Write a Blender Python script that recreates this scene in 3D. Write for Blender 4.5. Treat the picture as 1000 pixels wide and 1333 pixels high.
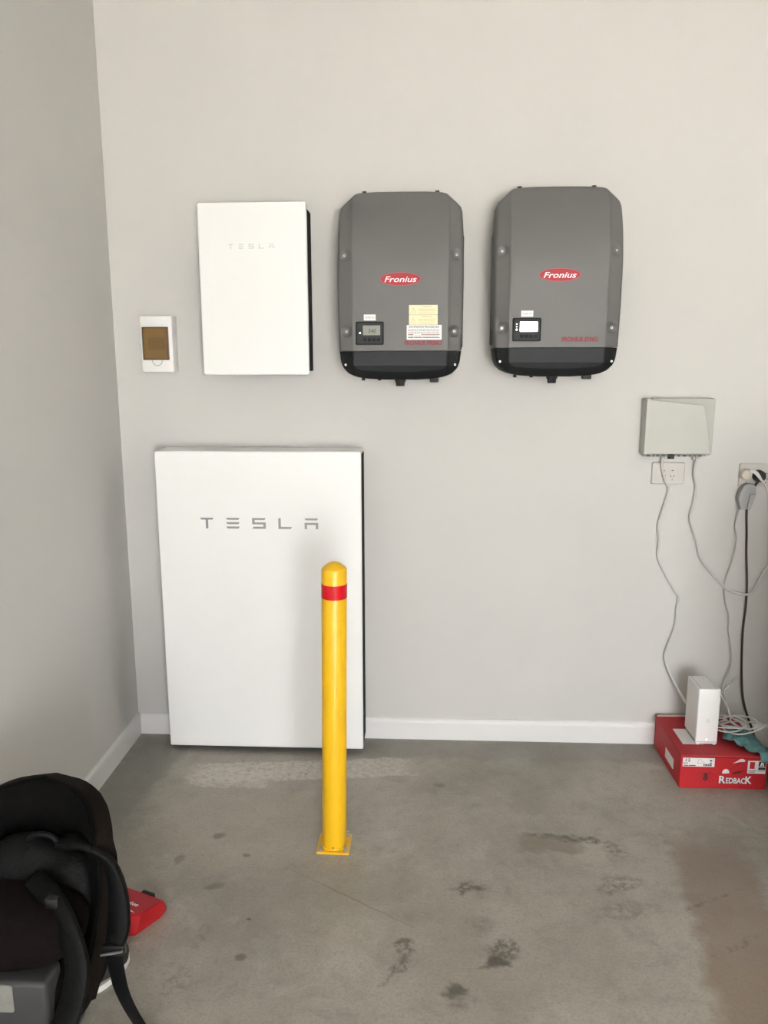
import bpy, bmesh, math, random
from mathutils import Vector, Matrix, noise

random.seed(7)
S = bpy.context.scene
for o in list(bpy.data.objects):
    bpy.data.objects.remove(o)
COL = S.collection

# ------------------------------------------------------------------ camera
FPX = 1040.5
cd = bpy.data.cameras.new('camera')
cam = bpy.data.objects.new('camera', cd)
COL.objects.link(cam)
S.camera = cam
cd.sensor_fit = 'VERTICAL'
cd.sensor_height = 36.0
cd.sensor_width = 27.0
cd.lens = FPX / 1333.0 * 36.0
cd.clip_start = 0.02
YAW, PITCH, ROLL = 0.0496, -0.1898, -0.0023
m = (Matrix.Rotation(YAW, 3, 'Z') @ Matrix.Rotation(PITCH, 3, 'X')
     @ Matrix(((1, 0, 0), (0, 0, -1), (0, 1, 0))) @ Matrix.Rotation(ROLL, 3, 'Z'))
cam.matrix_world = Matrix.Translation((0.8958, -2.9892, 1.4994)) @ m.to_4x4()

# ------------------------------------------------------------------ daylight
w = bpy.data.worlds.new('overcast_sky')
S.world = w
w.use_nodes = True
bg = w.node_tree.nodes['Background']
bg.inputs['Color'].default_value = (0.96, 0.98, 1.0, 1)
bg.inputs['Strength'].default_value = 3.1
sd = bpy.data.lights.new('sun', 'SUN')
sd.energy = 29.0
sd.angle = 0.05
sd.color = (1, 0.97, 0.93)
sun = bpy.data.objects.new('sun', sd)
COL.objects.link(sun)
sun.rotation_euler = (math.radians(-32), math.radians(14), 0)     # high, from over the roof
DOOR = (1.08, 2.80, 2.20)     # opening behind the camera: x0, x1, height
DEPTH = -6.3
pd = bpy.data.lights.new('door_portal', 'AREA')
pd.shape = 'RECTANGLE'
pd.size, pd.size_y = DOOR[1] - DOOR[0], DOOR[2]
pd.cycles.is_portal = True
po = bpy.data.objects.new('door_portal', pd)
COL.objects.link(po)
po.location = ((DOOR[0] + DOOR[1]) / 2, DEPTH - 0.05, DOOR[2] / 2)
po.rotation_euler = (math.radians(90), 0, 0)      # looks along +y, into the room

S.view_settings.view_transform = 'Standard'
S.view_settings.look = 'None'
S.view_settings.gamma = 1
S.view_settings.use_curve_mapping = False
S.view_settings.exposure = 2.79


# ------------------------------------------------------------------ materials
def srgb(r, g, b):
    f = lambda c: (c / 255 / 12.92) if c <= 10 else ((c / 255 + 0.055) / 1.055) ** 2.4
    return (f(r), f(g), f(b))


def mat(name, col, rough=0.5, metal=0.0, var=0.06, scale=30.0, bump=0.0, bscale=200.0, spec=0.5, trans=0.0,
        alpha=1.0, emit=None):
    m = bpy.data.materials.new(name)
    m.use_nodes = True
    nt = m.node_tree
    b = nt.nodes['Principled BSDF']
    b.inputs['Roughness'].default_value = rough
    b.inputs['Metallic'].default_value = metal
    b.inputs['Specular IOR Level'].default_value = spec
    if trans:
        b.inputs['Transmission Weight'].default_value = trans
    if alpha < 1:
        b.inputs['Alpha'].default_value = alpha
    tc = nt.nodes.new('ShaderNodeTexCoord')
    nz = nt.nodes.new('ShaderNodeTexNoise')
    nz.inputs['Scale'].default_value = scale
    nz.inputs['Detail'].default_value = 5
    nt.links.new(tc.outputs['Object'], nz.inputs['Vector'])
    cr = nt.nodes.new('ShaderNodeValToRGB')
    lo = tuple(max(0, c * (1 - var)) for c in col)
    hi = tuple(min(1, c * (1 + var)) for c in col)
    cr.color_ramp.elements[0].position = 0.3
    cr.color_ramp.elements[1].position = 0.7
    cr.color_ramp.elements[0].color = (*lo, 1)
    cr.color_ramp.elements[1].color = (*hi, 1)
    nt.links.new(nz.outputs['Fac'], cr.inputs['Fac'])
    nt.links.new(cr.outputs['Color'], b.inputs['Base Color'])
    if bump:
        n2 = nt.nodes.new('ShaderNodeTexNoise')
        n2.inputs['Scale'].default_value = bscale
        n2.inputs['Detail'].default_value = 3
        nt.links.new(tc.outputs['Object'], n2.inputs['Vector'])
        bp = nt.nodes.new('ShaderNodeBump')
        bp.inputs['Strength'].default_value = bump
        bp.inputs['Distance'].default_value = 0.002
        nt.links.new(n2.outputs['Fac'], bp.inputs['Height'])
        nt.links.new(bp.outputs['Normal'], b.inputs['Normal'])
    if emit:
        b.inputs['Emission Color'].default_value = (*emit[0], 1)
        b.inputs['Emission Strength'].default_value = emit[1]
    return m


M = {}
M['wall'] = mat('wall_paint', (0.575, 0.566, 0.548), 0.75, var=0.012, scale=2.5, bump=0.08, bscale=350)
M['ceiling'] = mat('ceiling_paint', (0.86, 0.85, 0.82), 0.85, var=0.02, scale=3)
M['trim'] = mat('trim_enamel', (0.74, 0.735, 0.73), 0.4, var=0.01, scale=6)
M['white_glass'] = mat('white_enamel', (0.815, 0.82, 0.815), 0.38, var=0.005, scale=3)
M['black_body'] = mat('black_powder_coat', (0.003, 0.003, 0.003), 0.7, var=0.2, scale=60, spec=0.1)
M['chrome'] = mat('satin_chrome', (0.30, 0.30, 0.30), 0.4, metal=0.7, var=0.05)
M['pale_mark'] = mat('pale_grey_print', (0.60, 0.62, 0.62), 0.35, var=0.02)
M['grey'] = mat('grey_plastic', srgb(100, 99, 98), 0.5, var=0.02, scale=12, bump=0.12, bscale=900)
M['dark'] = mat('charcoal_plastic', (0.006, 0.0072, 0.0075), 0.6, var=0.1, scale=40, bump=0.1, bscale=800, spec=0.3)
M['dark_gloss'] = mat('charcoal_panel', (0.024, 0.027, 0.030), 0.6, var=0.06, scale=20, spec=0.3)
M['black'] = mat('black_rubber', (0.010, 0.010, 0.010), 0.55, var=0.2, scale=60)
M['red_logo'] = mat('red_print', (0.40, 0.025, 0.040), 0.6, var=0.03)
M['pink_rim'] = mat('pink_print', (0.45, 0.11, 0.12), 0.6, var=0.03)
M['red_text'] = mat('red_lettering', (0.22, 0.03, 0.042), 0.6, var=0.04)
M['white_print'] = mat('white_print', (0.76, 0.755, 0.75), 0.4, var=0.02)
M['black_print'] = mat('black_print', (0.03, 0.03, 0.03), 0.5, var=0.1)
M['grey_print'] = mat('grey_print', (0.30, 0.30, 0.29), 0.5, var=0.1)
M['yellow_sticker'] = mat('yellow_sticker', (0.80, 0.75, 0.50), 0.6, var=0.02)
M['ochre_print'] = mat('ochre_print', (0.45, 0.36, 0.18), 0.6, var=0.05)
M['lcd'] = mat('lcd_glass', srgb(138, 142, 132), 0.25, var=0.03, scale=50)
M['lcd_lit'] = mat('lcd_backlit', (0.9, 0.92, 0.95), 0.3, var=0.01, emit=((0.95, 0.98, 1.0), 0.9))
M['led'] = mat('led_white', (0.9, 0.9, 0.85), 0.3, var=0.01, emit=((1, 1, 0.92), 1.2))
M['screw'] = mat('zinc_screw', (0.55, 0.55, 0.54), 0.4, metal=0.6, var=0.05)
M['yellow'] = mat('yellow_powder_coat', (0.84, 0.485, 0.010), 0.36, var=0.025, scale=25, bump=0.05, bscale=500)
M['red_tape'] = mat('red_reflective_tape', srgb(205, 20, 34), 0.25, var=0.08, scale=120)
M['steel'] = mat('galvanised_steel', (0.55, 0.55, 0.54), 0.35, metal=0.9, var=0.15, scale=150)
M['box_white'] = mat('white_abs', (0.80, 0.80, 0.79), 0.4, var=0.01)
M['breaker'] = mat('breaker_body', (0.10, 0.075, 0.05), 0.5, var=0.08)
M['breaker_back'] = mat('breaker_backplate', (0.42, 0.33, 0.20), 0.5, var=0.04)
M['breaker_dark'] = mat('breaker_toggle', (0.02, 0.015, 0.012), 0.5, var=0.08)
M['smoke'] = mat('smoked_acrylic', (0.26, 0.155, 0.05), 0.15, var=0.03, trans=0.0, alpha=0.55)
M['smoke_edge'] = mat('smoked_acrylic_edge', (0.05, 0.028, 0.010), 0.2, var=0.05)
M['ivory'] = mat('ivory_plastic', (0.455, 0.46, 0.425), 0.5, var=0.015, scale=8)
M['ivory2'] = mat('ivory_case', (0.40, 0.40, 0.37), 0.55, var=0.02, scale=8)
M['outlet'] = mat('outlet_plastic', (0.52, 0.50, 0.47), 0.4, var=0.015)
M['slot'] = mat('slot_dark', (0.10, 0.095, 0.09), 0.6, var=0.1)
M['grey_pvc'] = mat('grey_adapter_plastic', (0.30, 0.30, 0.295), 0.45, var=0.04)
M['cream'] = mat('cream_plug_plastic', (0.62, 0.56, 0.46), 0.45, var=0.04)
M['cable_white'] = mat('white_cable_sheath', (0.56, 0.55, 0.53), 0.5, var=0.03)
M['cable_grey'] = mat('grey_cable_sheath', (0.42, 0.41, 0.39), 0.5, var=0.04)
M['cable_dark'] = mat('brown_black_cable_sheath', (0.035, 0.022, 0.018), 0.5, var=0.2)
M['cardboard'] = mat('red_printed_card', srgb(182, 18, 28), 0.55, var=0.05, scale=14, bump=0.05, bscale=60)
M['cardboard_top'] = mat('shaded_red_card', srgb(164, 34, 40), 0.65, var=0.06, scale=14)  # darker red paints in the dimmer light on the level lid
M['card_edge'] = mat('raw_card_edge', (0.55, 0.42, 0.36), 0.8, var=0.1)
M['label'] = mat('paper_label', (0.74, 0.72, 0.71), 0.7, var=0.02)
M['spider'] = mat('dark_red_print', (0.12, 0.008, 0.012), 0.5, var=0.1)
M['teal'] = mat('teal_cloth', srgb(90, 134, 136), 0.9, var=0.22, scale=16, bump=0.5, bscale=500)
M['modem'] = mat('modem_white', (0.84, 0.835, 0.82), 0.3, var=0.008)
M['modem_side'] = mat('modem_side_white', (0.74, 0.735, 0.71), 0.35, var=0.01)
M['seam'] = mat('shadow_gap_plastic', (0.30, 0.29, 0.27), 0.6, var=0.05)
M['fabric_black'] = mat('black_woven_fabric', (0.0032, 0.0030, 0.0028), 0.9, var=0.2, scale=60, bump=0.5, bscale=700, spec=0.1)
M['fabric_brown'] = mat('brown_mesh_fabric', (0.0100, 0.0068, 0.0050), 0.9, var=0.35, scale=350, bump=0.5, bscale=600, spec=0.1)
M['fabric_maroon'] = mat('dark_maroon_fabric', (0.0062, 0.0036, 0.0038), 0.9, var=0.2, scale=60, bump=0.5, bscale=700, spec=0.1)
M['nylon'] = mat('black_nylon', (0.0022, 0.0023, 0.0023), 0.6, var=0.2, scale=60, bump=0.8, bscale=90, spec=0.16)
M['webbing'] = mat('black_webbing', (0.0028, 0.0030, 0.0034), 0.55, var=0.2, scale=250, bump=0.5, bscale=600, spec=0.2)
M['buckle'] = mat('black_buckle_plastic', (0.008, 0.008, 0.008), 0.35, var=0.1)
M['seat_plastic'] = mat('grey_seat_plastic', (0.036, 0.036, 0.036), 0.6, var=0.08, scale=30)
M['seat_label'] = mat('silver_paper_label', (0.20, 0.20, 0.18), 0.6, var=0.12, scale=40)
M['red_case'] = mat('red_packaging', srgb(182, 26, 33), 0.5, var=0.06, scale=20)
M['red_case_top'] = mat('red_packaging_lid', srgb(168, 30, 40), 0.5, var=0.08, scale=30)
M['shoe'] = mat('olive_grey_suede', (0.024, 0.022, 0.017), 0.9, var=0.3, scale=60, bump=0.5, bscale=300)
M['sole'] = mat('white_rubber', (0.65, 0.64, 0.61), 0.6, var=0.08)
M['driveway'] = mat('driveway_concrete', (0.46, 0.44, 0.41), 0.85, var=0.06, scale=3)


# concrete slab: mottled grey with stains of its own
def floor_material():
    m = bpy.data.materials.new('concrete_slab')
    m.use_nodes = True
    nt = m.node_tree
    N, L = nt.nodes, nt.links
    b = N['Principled BSDF']
    tc = N.new('ShaderNodeTexCoord')

    def nz(scale, detail=6, rough=0.6, dist=0.0):
        n = N.new('ShaderNodeTexNoise')
        n.inputs['Scale'].default_value = scale
        n.inputs['Detail'].default_value = detail
        n.inputs['Roughness'].default_value = rough
        n.inputs['Distortion'].default_value = dist
        L.new(tc.outputs['Object'], n.inputs['Vector'])
        return n.outputs['Fac']

    def rng(src, a, c, d=0.0, e=1.0):
        r = N.new('ShaderNodeMapRange')
        r.interpolation_type = 'SMOOTHSTEP'
        r.inputs['From Min'].default_value = a
        r.inputs['From Max'].default_value = c
        r.inputs['To Min'].default_value = d
        r.inputs['To Max'].default_value = e
        L.new(src, r.inputs['Value'])
        return r.outputs['Result']

    def mathn(op, a, c):
        n = N.new('ShaderNodeMath')
        n.operation = op
        for i, v in enumerate((a, c)):
            if isinstance(v, (int, float)):
                n.inputs[i].default_value = v
            else:
                L.new(v, n.inputs[i])
        return n.outputs[0]

    def mix(fac, a, c, mode='MIX'):
        n = N.new('ShaderNodeMixRGB')
        n.blend_type = mode
        if isinstance(fac, (int, float)):
            n.inputs[0].default_value = fac
        else:
            L.new(fac, n.inputs[0])
        for i, v in ((1, a), (2, c)):
            if isinstance(v, tuple):
                n.inputs[i].default_value = (*v, 1)
            else:
                L.new(v, n.inputs[i])
        return n.outputs[0]

    base = mix(rng(nz(1.7, 8, 0.62), 0.32, 0.68), (0.285, 0.262, 0.226), (0.415, 0.386, 0.338))
    base = mix(mathn('MULTIPLY', rng(nz(9, 8, 0.75, 0.5), 0.46, 0.72), 0.5), base, (0.22, 0.205, 0.18))
    base = mix(mathn('MULTIPLY', rng(nz(5, 8, 0.7, 0.8), 0.54, 0.72), 0.5), base, (0.45, 0.44, 0.41))
    edge = N.new('ShaderNodeTexNoise')
    edge.inputs['Scale'].default_value = 22
    edge.inputs['Detail'].default_value = 6
    L.new(tc.outputs['Object'], edge.inputs['Vector'])
    fine = nz(45, 6, 0.7)

    def patch(cx, cy, rx, ry, ang, col, amount, soft=0.35, wob=0.05, box=False, speck=0.0):
        nonlocal base
        sub = N.new('ShaderNodeVectorMath')
        sub.operation = 'SUBTRACT'
        L.new(edge.outputs['Color'], sub.inputs[0])
        sub.inputs[1].default_value = (0.5, 0.5, 0.5)
        sc = N.new('ShaderNodeVectorMath')
        sc.operation = 'SCALE'
        L.new(sub.outputs[0], sc.inputs[0])
        sc.inputs['Scale'].default_value = wob * 2
        add = N.new('ShaderNodeVectorMath')
        add.operation = 'ADD'
        L.new(tc.outputs['Object'], add.inputs[0])
        L.new(sc.outputs[0], add.inputs[1])
        mp = N.new('ShaderNodeMapping')
        mp.vector_type = 'TEXTURE'
        mp.inputs['Location'].default_value = (cx, cy, 0)
        mp.inputs['Rotation'].default_value = (0, 0, math.radians(ang))
        mp.inputs['Scale'].default_value = (rx, ry, 1000)
        L.new(add.outputs[0], mp.inputs['Vector'])
        if box:
            sx = N.new('ShaderNodeSeparateXYZ')
            L.new(mp.outputs[0], sx.inputs[0])
            d = mathn('MAXIMUM', mathn('ABSOLUTE', sx.outputs[0], 0), mathn('ABSOLUTE', sx.outputs[1], 0))
        else:
            ln = N.new('ShaderNodeVectorMath')
            ln.operation = 'LENGTH'
            L.new(mp.outputs[0], ln.inputs[0])
            d = ln.outputs['Value']
        f = rng(d, 1.0, 1.0 - soft, 0.0, amount)
        if speck:
            f = mathn('MULTIPLY', f, rng(fine, 0.5 - speck * 0.2, 0.56 + 0.1 * (1 - speck)))
        base = mix(f, base, col)

    DK = (0.085, 0.075, 0.058)
    # pale, dusty rectangle in front of the white battery and its damp surround
    patch(0.32, -0.62, 0.36, 0.34, 4, (0.40, 0.365, 0.30), 0.5, 0.4, 0.10)
    patch(0.46, -0.272, 0.44, 0.075, 6, (0.60, 0.57, 0.51), 0.75, 0.2, 0.03, True, speck=0.9)
    patch(0.20, -0.34, 0.17, 0.07, 0, (0.58, 0.55, 0.49), 0.65, 0.25, 0.04, True, speck=0.9)
    patch(-0.15, -0.35, 0.13, 0.40, -8, (0.20, 0.198, 0.182), 0.6, 0.4, 0.05, True)
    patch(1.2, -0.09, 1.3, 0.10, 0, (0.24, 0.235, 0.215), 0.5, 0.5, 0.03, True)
    # oil spots and footprints
    patch(1.089, -1.205, 0.058, 0.044, 30, DK, 0.9, 0.6, 0.055)
    patch(1.11, -1.165, 0.045, 0.06, -40, DK, 0.8, 0.5, 0.03, speck=0.7)
    patch(0.976, -1.312, 0.042, 0.036, 0, DK, 0.85, 0.7, 0.05)
    patch(1.00, -1.345, 0.05, 0.025, 30, DK, 0.4, 0.6, 0.02, speck=0.6)
    patch(1.039, -0.929, 0.075, 0.042, 10, DK, 0.85, 0.8, 0.05, speck=0.8)
    patch(0.86, -1.165, 0.036, 0.045, -20, DK, 0.8, 0.6, 0.03, speck=0.6)
    patch(0.84, -1.24, 0.024, 0.085, -35, DK, 0.7, 0.6, 0.03, speck=0.6)
    patch(1.06, -1.08, 0.05, 0.05, 0, DK, 0.3, 0.6, 0.02, speck=0.7)
    patch(1.36, -0.665, 0.19, 0.022, -6, DK, 0.9, 0.6, 0.03, speck=0.7)
    patch(1.30, -0.70, 0.12, 0.055, -2, (0.19, 0.165, 0.12), 0.6, 0.4, 0.04, True)
    patch(1.50, -0.72, 0.05, 0.05, 30, DK, 0.5, 0.6, 0.025, speck=0.6)
    patch(1.47, -0.89, 0.10, 0.055, 20, DK, 0.55, 0.6, 0.03, speck=0.5)
    patch(1.46, -1.0, 0.13, 0.05, 10, DK, 0.35, 0.6, 0.03, speck=0.6)
    patch(0.25, -0.70, 0.030, 0.020, 10, DK, 0.55, 0.6, 0.012)
    patch(0.16, -0.83, 0.020, 0.03, 0, DK, 0.45, 0.6, 0.012)
    patch(0.36, -0.80, 0.016, 0.012, 0, DK, 0.55, 0.6, 0.01)
    patch(0.30, -0.95, 0.04, 0.02, 20, DK, 0.45, 0.6, 0.012)
    patch(0.44, -1.22, 0.022, 0.018, 30, DK, 0.6, 0.6, 0.012)
    patch(0.43, -1.08, 0.008, 0.006, 0, DK, 0.8, 0.5, 0.004)
    patch(0.32, -1.15, 0.018, 0.09, -12, DK, 0.35, 0.7, 0.02, speck=0.4)
    patch(0.30, -1.30, 0.06, 0.10, 0, (0.15, 0.14, 0.115), 0.5, 0.7, 0.05, speck=0.3)
    patch(0.58, -0.40, 0.05, 0.03, 0, DK, 0.35, 0.6, 0.015)
    patch(0.96, -0.36, 0.03, 0.02, 0, DK, 0.4, 0.6, 0.01)
    patch(0.70, -0.98, 0.30, 0.004, -32, DK, 0.4, 0.8, 0.006)
    patch(0.80, -0.67, 0.05, 0.03, 0, (0.46, 0.45, 0.42), 0.4, 0.8, 0.02)
    # rusty-brown band crossing the right side, with a crisp left edge
    patch(1.745, -1.06, 0.140, 0.50, -6.4, (0.215, 0.155, 0.118), 0.65, 0.4, 0.05, True)
    patch(1.70, -1.36, 0.14, 0.22, -6.4, (0.27, 0.205, 0.14), 0.5, 0.4, 0.04, True)
    patch(1.70, -0.95, 0.16, 0.012, 28, DK, 0.5, 0.7, 0.02, speck=0.4)
    patch(1.72, -1.12, 0.14, 0.010, 30, DK, 0.45, 0.7, 0.02, speck=0.4)
    patch(2.0, -0.62, 0.20, 0.10, 10, (0.21, 0.20, 0.165), 0.5, 0.6, 0.06, speck=0.4)
    base = mix(mathn('MULTIPLY', rng(nz(130, 4, 0.7), 0.42, 0.7), 0.34), base, (0.17, 0.16, 0.145))
    base = mix(mathn('MULTIPLY', rng(nz(28, 8, 0.75, 0.4), 0.50, 0.72), 0.30), base, (0.19, 0.175, 0.15))
    L.new(base, b.inputs['Base Color'])
    rr = rng(nz(6, 5, 0.6), 0.3, 0.7, 0.48, 0.72)
    L.new(rr, b.inputs['Roughness'])
    b.inputs['Specular IOR Level'].default_value = 0.35
    bp = N.new('ShaderNodeBump')
    bp.inputs['Strength'].default_value = 0.15
    bp.inputs['Distance'].default_value = 0.002
    L.new(nz(70, 6, 0.7), bp.inputs['Height'])
    L.new(bp.outputs['Normal'], b.inputs['Normal'])
    return m


M['floor'] = floor_material()


# ------------------------------------------------------------------ helpers
def link(o, parent=None):
    COL.objects.link(o)
    if parent is not None:
        o.parent = parent
    return o


def mesh_obj(name, bm, material, parent=None, smooth=False, angle=40):
    bmesh.ops.recalc_face_normals(bm, faces=bm.faces[:])
    me = bpy.data.meshes.new(name)
    bm.to_mesh(me)
    bm.free()
    if isinstance(material, (list, tuple)):
        for k in material:
            me.materials.append(M[k])
    else:
        me.materials.append(M[material])
    if smooth:
        me.polygons.foreach_set('use_smooth', [True] * len(me.polygons))
        me.set_sharp_from_angle(angle=math.radians(angle))
    return link(bpy.data.objects.new(name, me), parent)


def thing(name, label, cat, loc=(0, 0, 0), rotz=0.0, group=None):
    o = bpy.data.objects.new(name, None)
    o.empty_display_size = 0.05
    COL.objects.link(o)
    o.location = loc
    o.rotation_euler = (0, 0, rotz)
    return tag(o, label, cat, group)


def tag(o, label, cat, group=None):
    o['label'] = label
    o['category'] = cat
    if group:
        o['group'] = group
    return o


def struct(o):
    o['kind'] = 'structure'
    return o


def box_bm(lo, hi, bev=0.0, seg=2, bm=None):
    if bm is None:
        bm = bmesh.new()
    r = bmesh.ops.create_cube(bm, size=1.0)
    for v in r['verts']:
        v.co = Vector([lo[i] + (v.co[i] + 0.5) * (hi[i] - lo[i]) for i in range(3)])
    if bev:
        es = list({e for v in r['verts'] for e in v.link_edges})
        bmesh.ops.bevel(bm, geom=es, offset=bev, segments=seg, profile=0.5, affect='EDGES')
    return bm


def prism_bm(pts, y0, y1, bm=None, bev=0.0, seg=2):
    """outline pts (x, z) facing the room, from wall-side depth y0 to front y1"""
    own = bm is None
    if own:
        bm = bmesh.new()
    f = bm.faces.new([bm.verts.new((x, y1, z)) for x, z in pts])
    r = bmesh.ops.extrude_face_region(bm, geom=[f])
    vs = [g for g in r['geom'] if isinstance(g, bmesh.types.BMVert)]
    for v in vs:
        v.co.y = y0
    if bev:
        es = [e for e in bm.edges if all(abs(v.co.y - y1) < 1e-6 for v in e.verts)]
        bmesh.ops.bevel(bm, geom=es, offset=bev, segments=seg, profile=0.5, affect='EDGES')
    return bm


def rrect(x0, x1, z0, z1, r, n=5):
    pts = []
    for cx, cz, a0 in ((x1 - r, z1 - r, 0), (x0 + r, z1 - r, 90), (x0 + r, z0 + r, 180), (x1 - r, z0 + r, 270)):
        for k in range(n + 1):
            a = math.radians(a0 + 90 * k / n)
            pts.append((cx + r * math.cos(a), cz + r * math.sin(a)))
    return pts


def ellipse(cx, cz, rx, rz, n=40):
    return [(cx + rx * math.cos(2 * math.pi * k / n), cz + rz * math.sin(2 * math.pi * k / n)) for k in range(n)]


def cyl_bm(p, q, r0, r1=None, n=20, bm=None, bev=0.0):
    if bm is None:
        bm = bmesh.new()
    p, q = Vector(p), Vector(q)
    d = q - p
    rot = d.to_track_quat('Z', 'Y').to_matrix().to_4x4()
    r = bmesh.ops.create_cone(bm, cap_ends=True, segments=n, radius1=r0, radius2=r0 if r1 is None else r1,
                              depth=d.length, matrix=Matrix.Translation((p + q) / 2) @ rot)
    if bev:
        es = [e for e in {e for v in r['verts'] for e in v.link_edges}
              if len(e.link_faces) == 2 and max(len(f.verts) for f in e.link_faces) > 4]
        bmesh.ops.bevel(bm, geom=es, offset=bev, segments=2, profile=0.5, affect='EDGES')
    return bm


def smooth_path(pts, per=8):
    P = [Vector(p) for p in pts]
    P = [P[0] * 2 - P[1]] + P + [P[-1] * 2 - P[-2]]
    out = []
    for i in range(1, len(P) - 2):
        a, b, c, d = P[i - 1:i + 3]
        for k in range(per):
            t = k / per
            out.append(0.5 * ((2 * b) + (c - a) * t + (2 * a - 5 * b + 4 * c - d) * t * t
                              + (3 * b - a - 3 * c + d) * t ** 3))
    out.append(P[-2])
    return out


def tube_bm(pts, r, n=8, per=8, bm=None, smooth=True):
    if bm is None:
        bm = bmesh.new()
    path = smooth_path(pts, per) if smooth else [Vector(p) for p in pts]
    rings, up = [], None
    for i, p in enumerate(path):
        t = (path[min(i + 1, len(path) - 1)] - path[max(i - 1, 0)]).normalized()
        if up is None:
            up = t.orthogonal().normalized()
        up = (up - t * up.dot(t)).normalized()
        s = t.cross(up)
        rings.append([bm.verts.new(p + (up * math.cos(2 * math.pi * k / n) + s * math.sin(2 * math.pi * k / n)) * r)
                      for k in range(n)])
    for a, b in zip(rings, rings[1:]):
        for k in range(n):
            bm.faces.new((a[k], a[(k + 1) % n], b[(k + 1) % n], b[k]))
    bm.faces.new(rings[0][::-1])
    bm.faces.new(rings[-1])
    return bm


def ribbon_bm(pts, side, widths, thick, per=8):
    """flat strap: path points, width direction(s), width(s), thickness"""
    bm = bmesh.new()
    path = smooth_path(pts, per)
    n = len(path)
    sides = smooth_path(side, per) if isinstance(side, list) else [Vector(side)] * n
    rings = []
    for i, p in enumerate(path):
        t = (path[min(i + 1, n - 1)] - path[max(i - 1, 0)]).normalized()
        s = (sides[i] - t * sides[i].dot(t)).normalized()
        nn = t.cross(s)
        f = i / (n - 1) * (len(widths) - 1)
        k = min(int(f), len(widths) - 2)
        wd = widths[k] + (widths[k + 1] - widths[k]) * (f - k)
        th = thick if not isinstance(thick, (list, tuple)) else thick[0] + (thick[1] - thick[0]) * i / (n - 1)
        ring = []
        for a, b in ((-1, -.55), (-.93, -1), (0, -1.1), (.93, -1), (1, -.55), (1, .55), (.93, 1), (0, 1.1), (-.93, 1), (-1, .55)):
            ring.append(bm.verts.new(p + s * a * wd / 2 + nn * b * th / 2))
        rings.append(ring)
    for a, b in zip(rings, rings[1:]):
        for k in range(10):
            bm.faces.new((a[k], a[(k + 1) % 10], b[(k + 1) % 10], b[k]))
    bm.faces.new(rings[0][::-1])
    bm.faces.new(rings[-1])
    return bm


def pad_bm(c, r, e1=0.6, e2=0.6, rot=(0, 0, 0), nu=48, nv=28, wrinkle=0.0, wscale=8.0):
    """stuffed cushion: superellipsoid with creases"""
    bm = bmesh.new()
    R = Matrix.Rotation(rot[2], 3, 'Z') @ Matrix.Rotation(rot[1], 3, 'Y') @ Matrix.Rotation(rot[0], 3, 'X')
    sp = lambda v, e: math.copysign(abs(v) ** e, v)
    rows = []
    for j in range(nv + 1):
        ph = -math.pi / 2 + math.pi * j / nv
        row = []
        for i in range(nu):
            th = 2 * math.pi * i / nu
            p = Vector((sp(math.cos(ph), e1) * sp(math.cos(th), e2) * r[0],
                        sp(math.cos(ph), e1) * sp(math.sin(th), e2) * r[1], sp(math.sin(ph), e1) * r[2]))
            if wrinkle:
                q = p * wscale + Vector(c)
                p += p.normalized() * wrinkle * (noise.noise(q) + 0.5 * noise.noise(q * 2.3))
            row.append(p)
        rows.append(row)
    V = []
    for j, row in enumerate(rows):
        if j in (0, nv):
            V.append([bm.verts.new(R @ row[0] + Vector(c))])
        else:
            V.append([bm.verts.new(R @ p + Vector(c)) for p in row])
    for j in range(nv):
        for i in range(nu):
            k = (i + 1) % nu
            a, b = V[j], V[j + 1]
            if j == 0:
                bm.faces.new((a[0], b[k], b[i]))
            elif j == nv - 1:
                bm.faces.new((a[i], a[k], b[0]))
            else:
                bm.faces.new((a[i], a[k], b[k], b[i]))
    return bm


_txt = {}


def text_obj(name, s, x0, x1, z0, y, material, parent, height=None, shear=0.0, offset=0.0, thick=0.0004, rot=None):
    """flat lettering on an upright face: from x0 to x1, standing on z0, at depth y"""
    key = (s, round(x1 - x0, 4), height, shear, offset)
    if key not in _txt:
        c = bpy.data.curves.new('lettering', 'FONT')
        c.body = s
        c.shear = shear
        c.offset = offset
        c.extrude = 0.02
        c.resolution_u = 3
        o = bpy.data.objects.new('lettering', c)
        COL.objects.link(o)
        bpy.context.view_layer.update()
        me = bpy.data.meshes.new_from_object(o.evaluated_get(bpy.context.evaluated_depsgraph_get()))
        bpy.data.objects.remove(o)
        xs = [v.co.x for v in me.vertices]
        ys = [v.co.y for v in me.vertices]
        kx = (x1 - x0) / (max(xs) - min(xs))
        ky = kx if height is None else height / (max(ys) - min(ys))
        for v in me.vertices:
            v.co = Vector(((v.co.x - min(xs)) * kx, -thick if v.co.z > 0 else 0.0, (v.co.y - min(ys)) * ky))
        _txt[key] = me
    me = _txt[key].copy()
    me.materials.clear()
    me.materials.append(M[material])
    o = bpy.data.objects.new(name, me)
    link(o, parent)
    o.location = (x0, y, z0)
    if rot:
        o.rotation_euler = rot
    return o


def lines_obj(name, rects, y, material, parent, thick=0.0003):
    """rows of print too small to read, on one sticker"""
    bm = bmesh.new()
    for x0, x1, z0, z1 in rects:
        box_bm((x0, y - thick, z0), (x1, y, z1), bm=bm)
    return mesh_obj(name, bm, material, parent)


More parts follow.
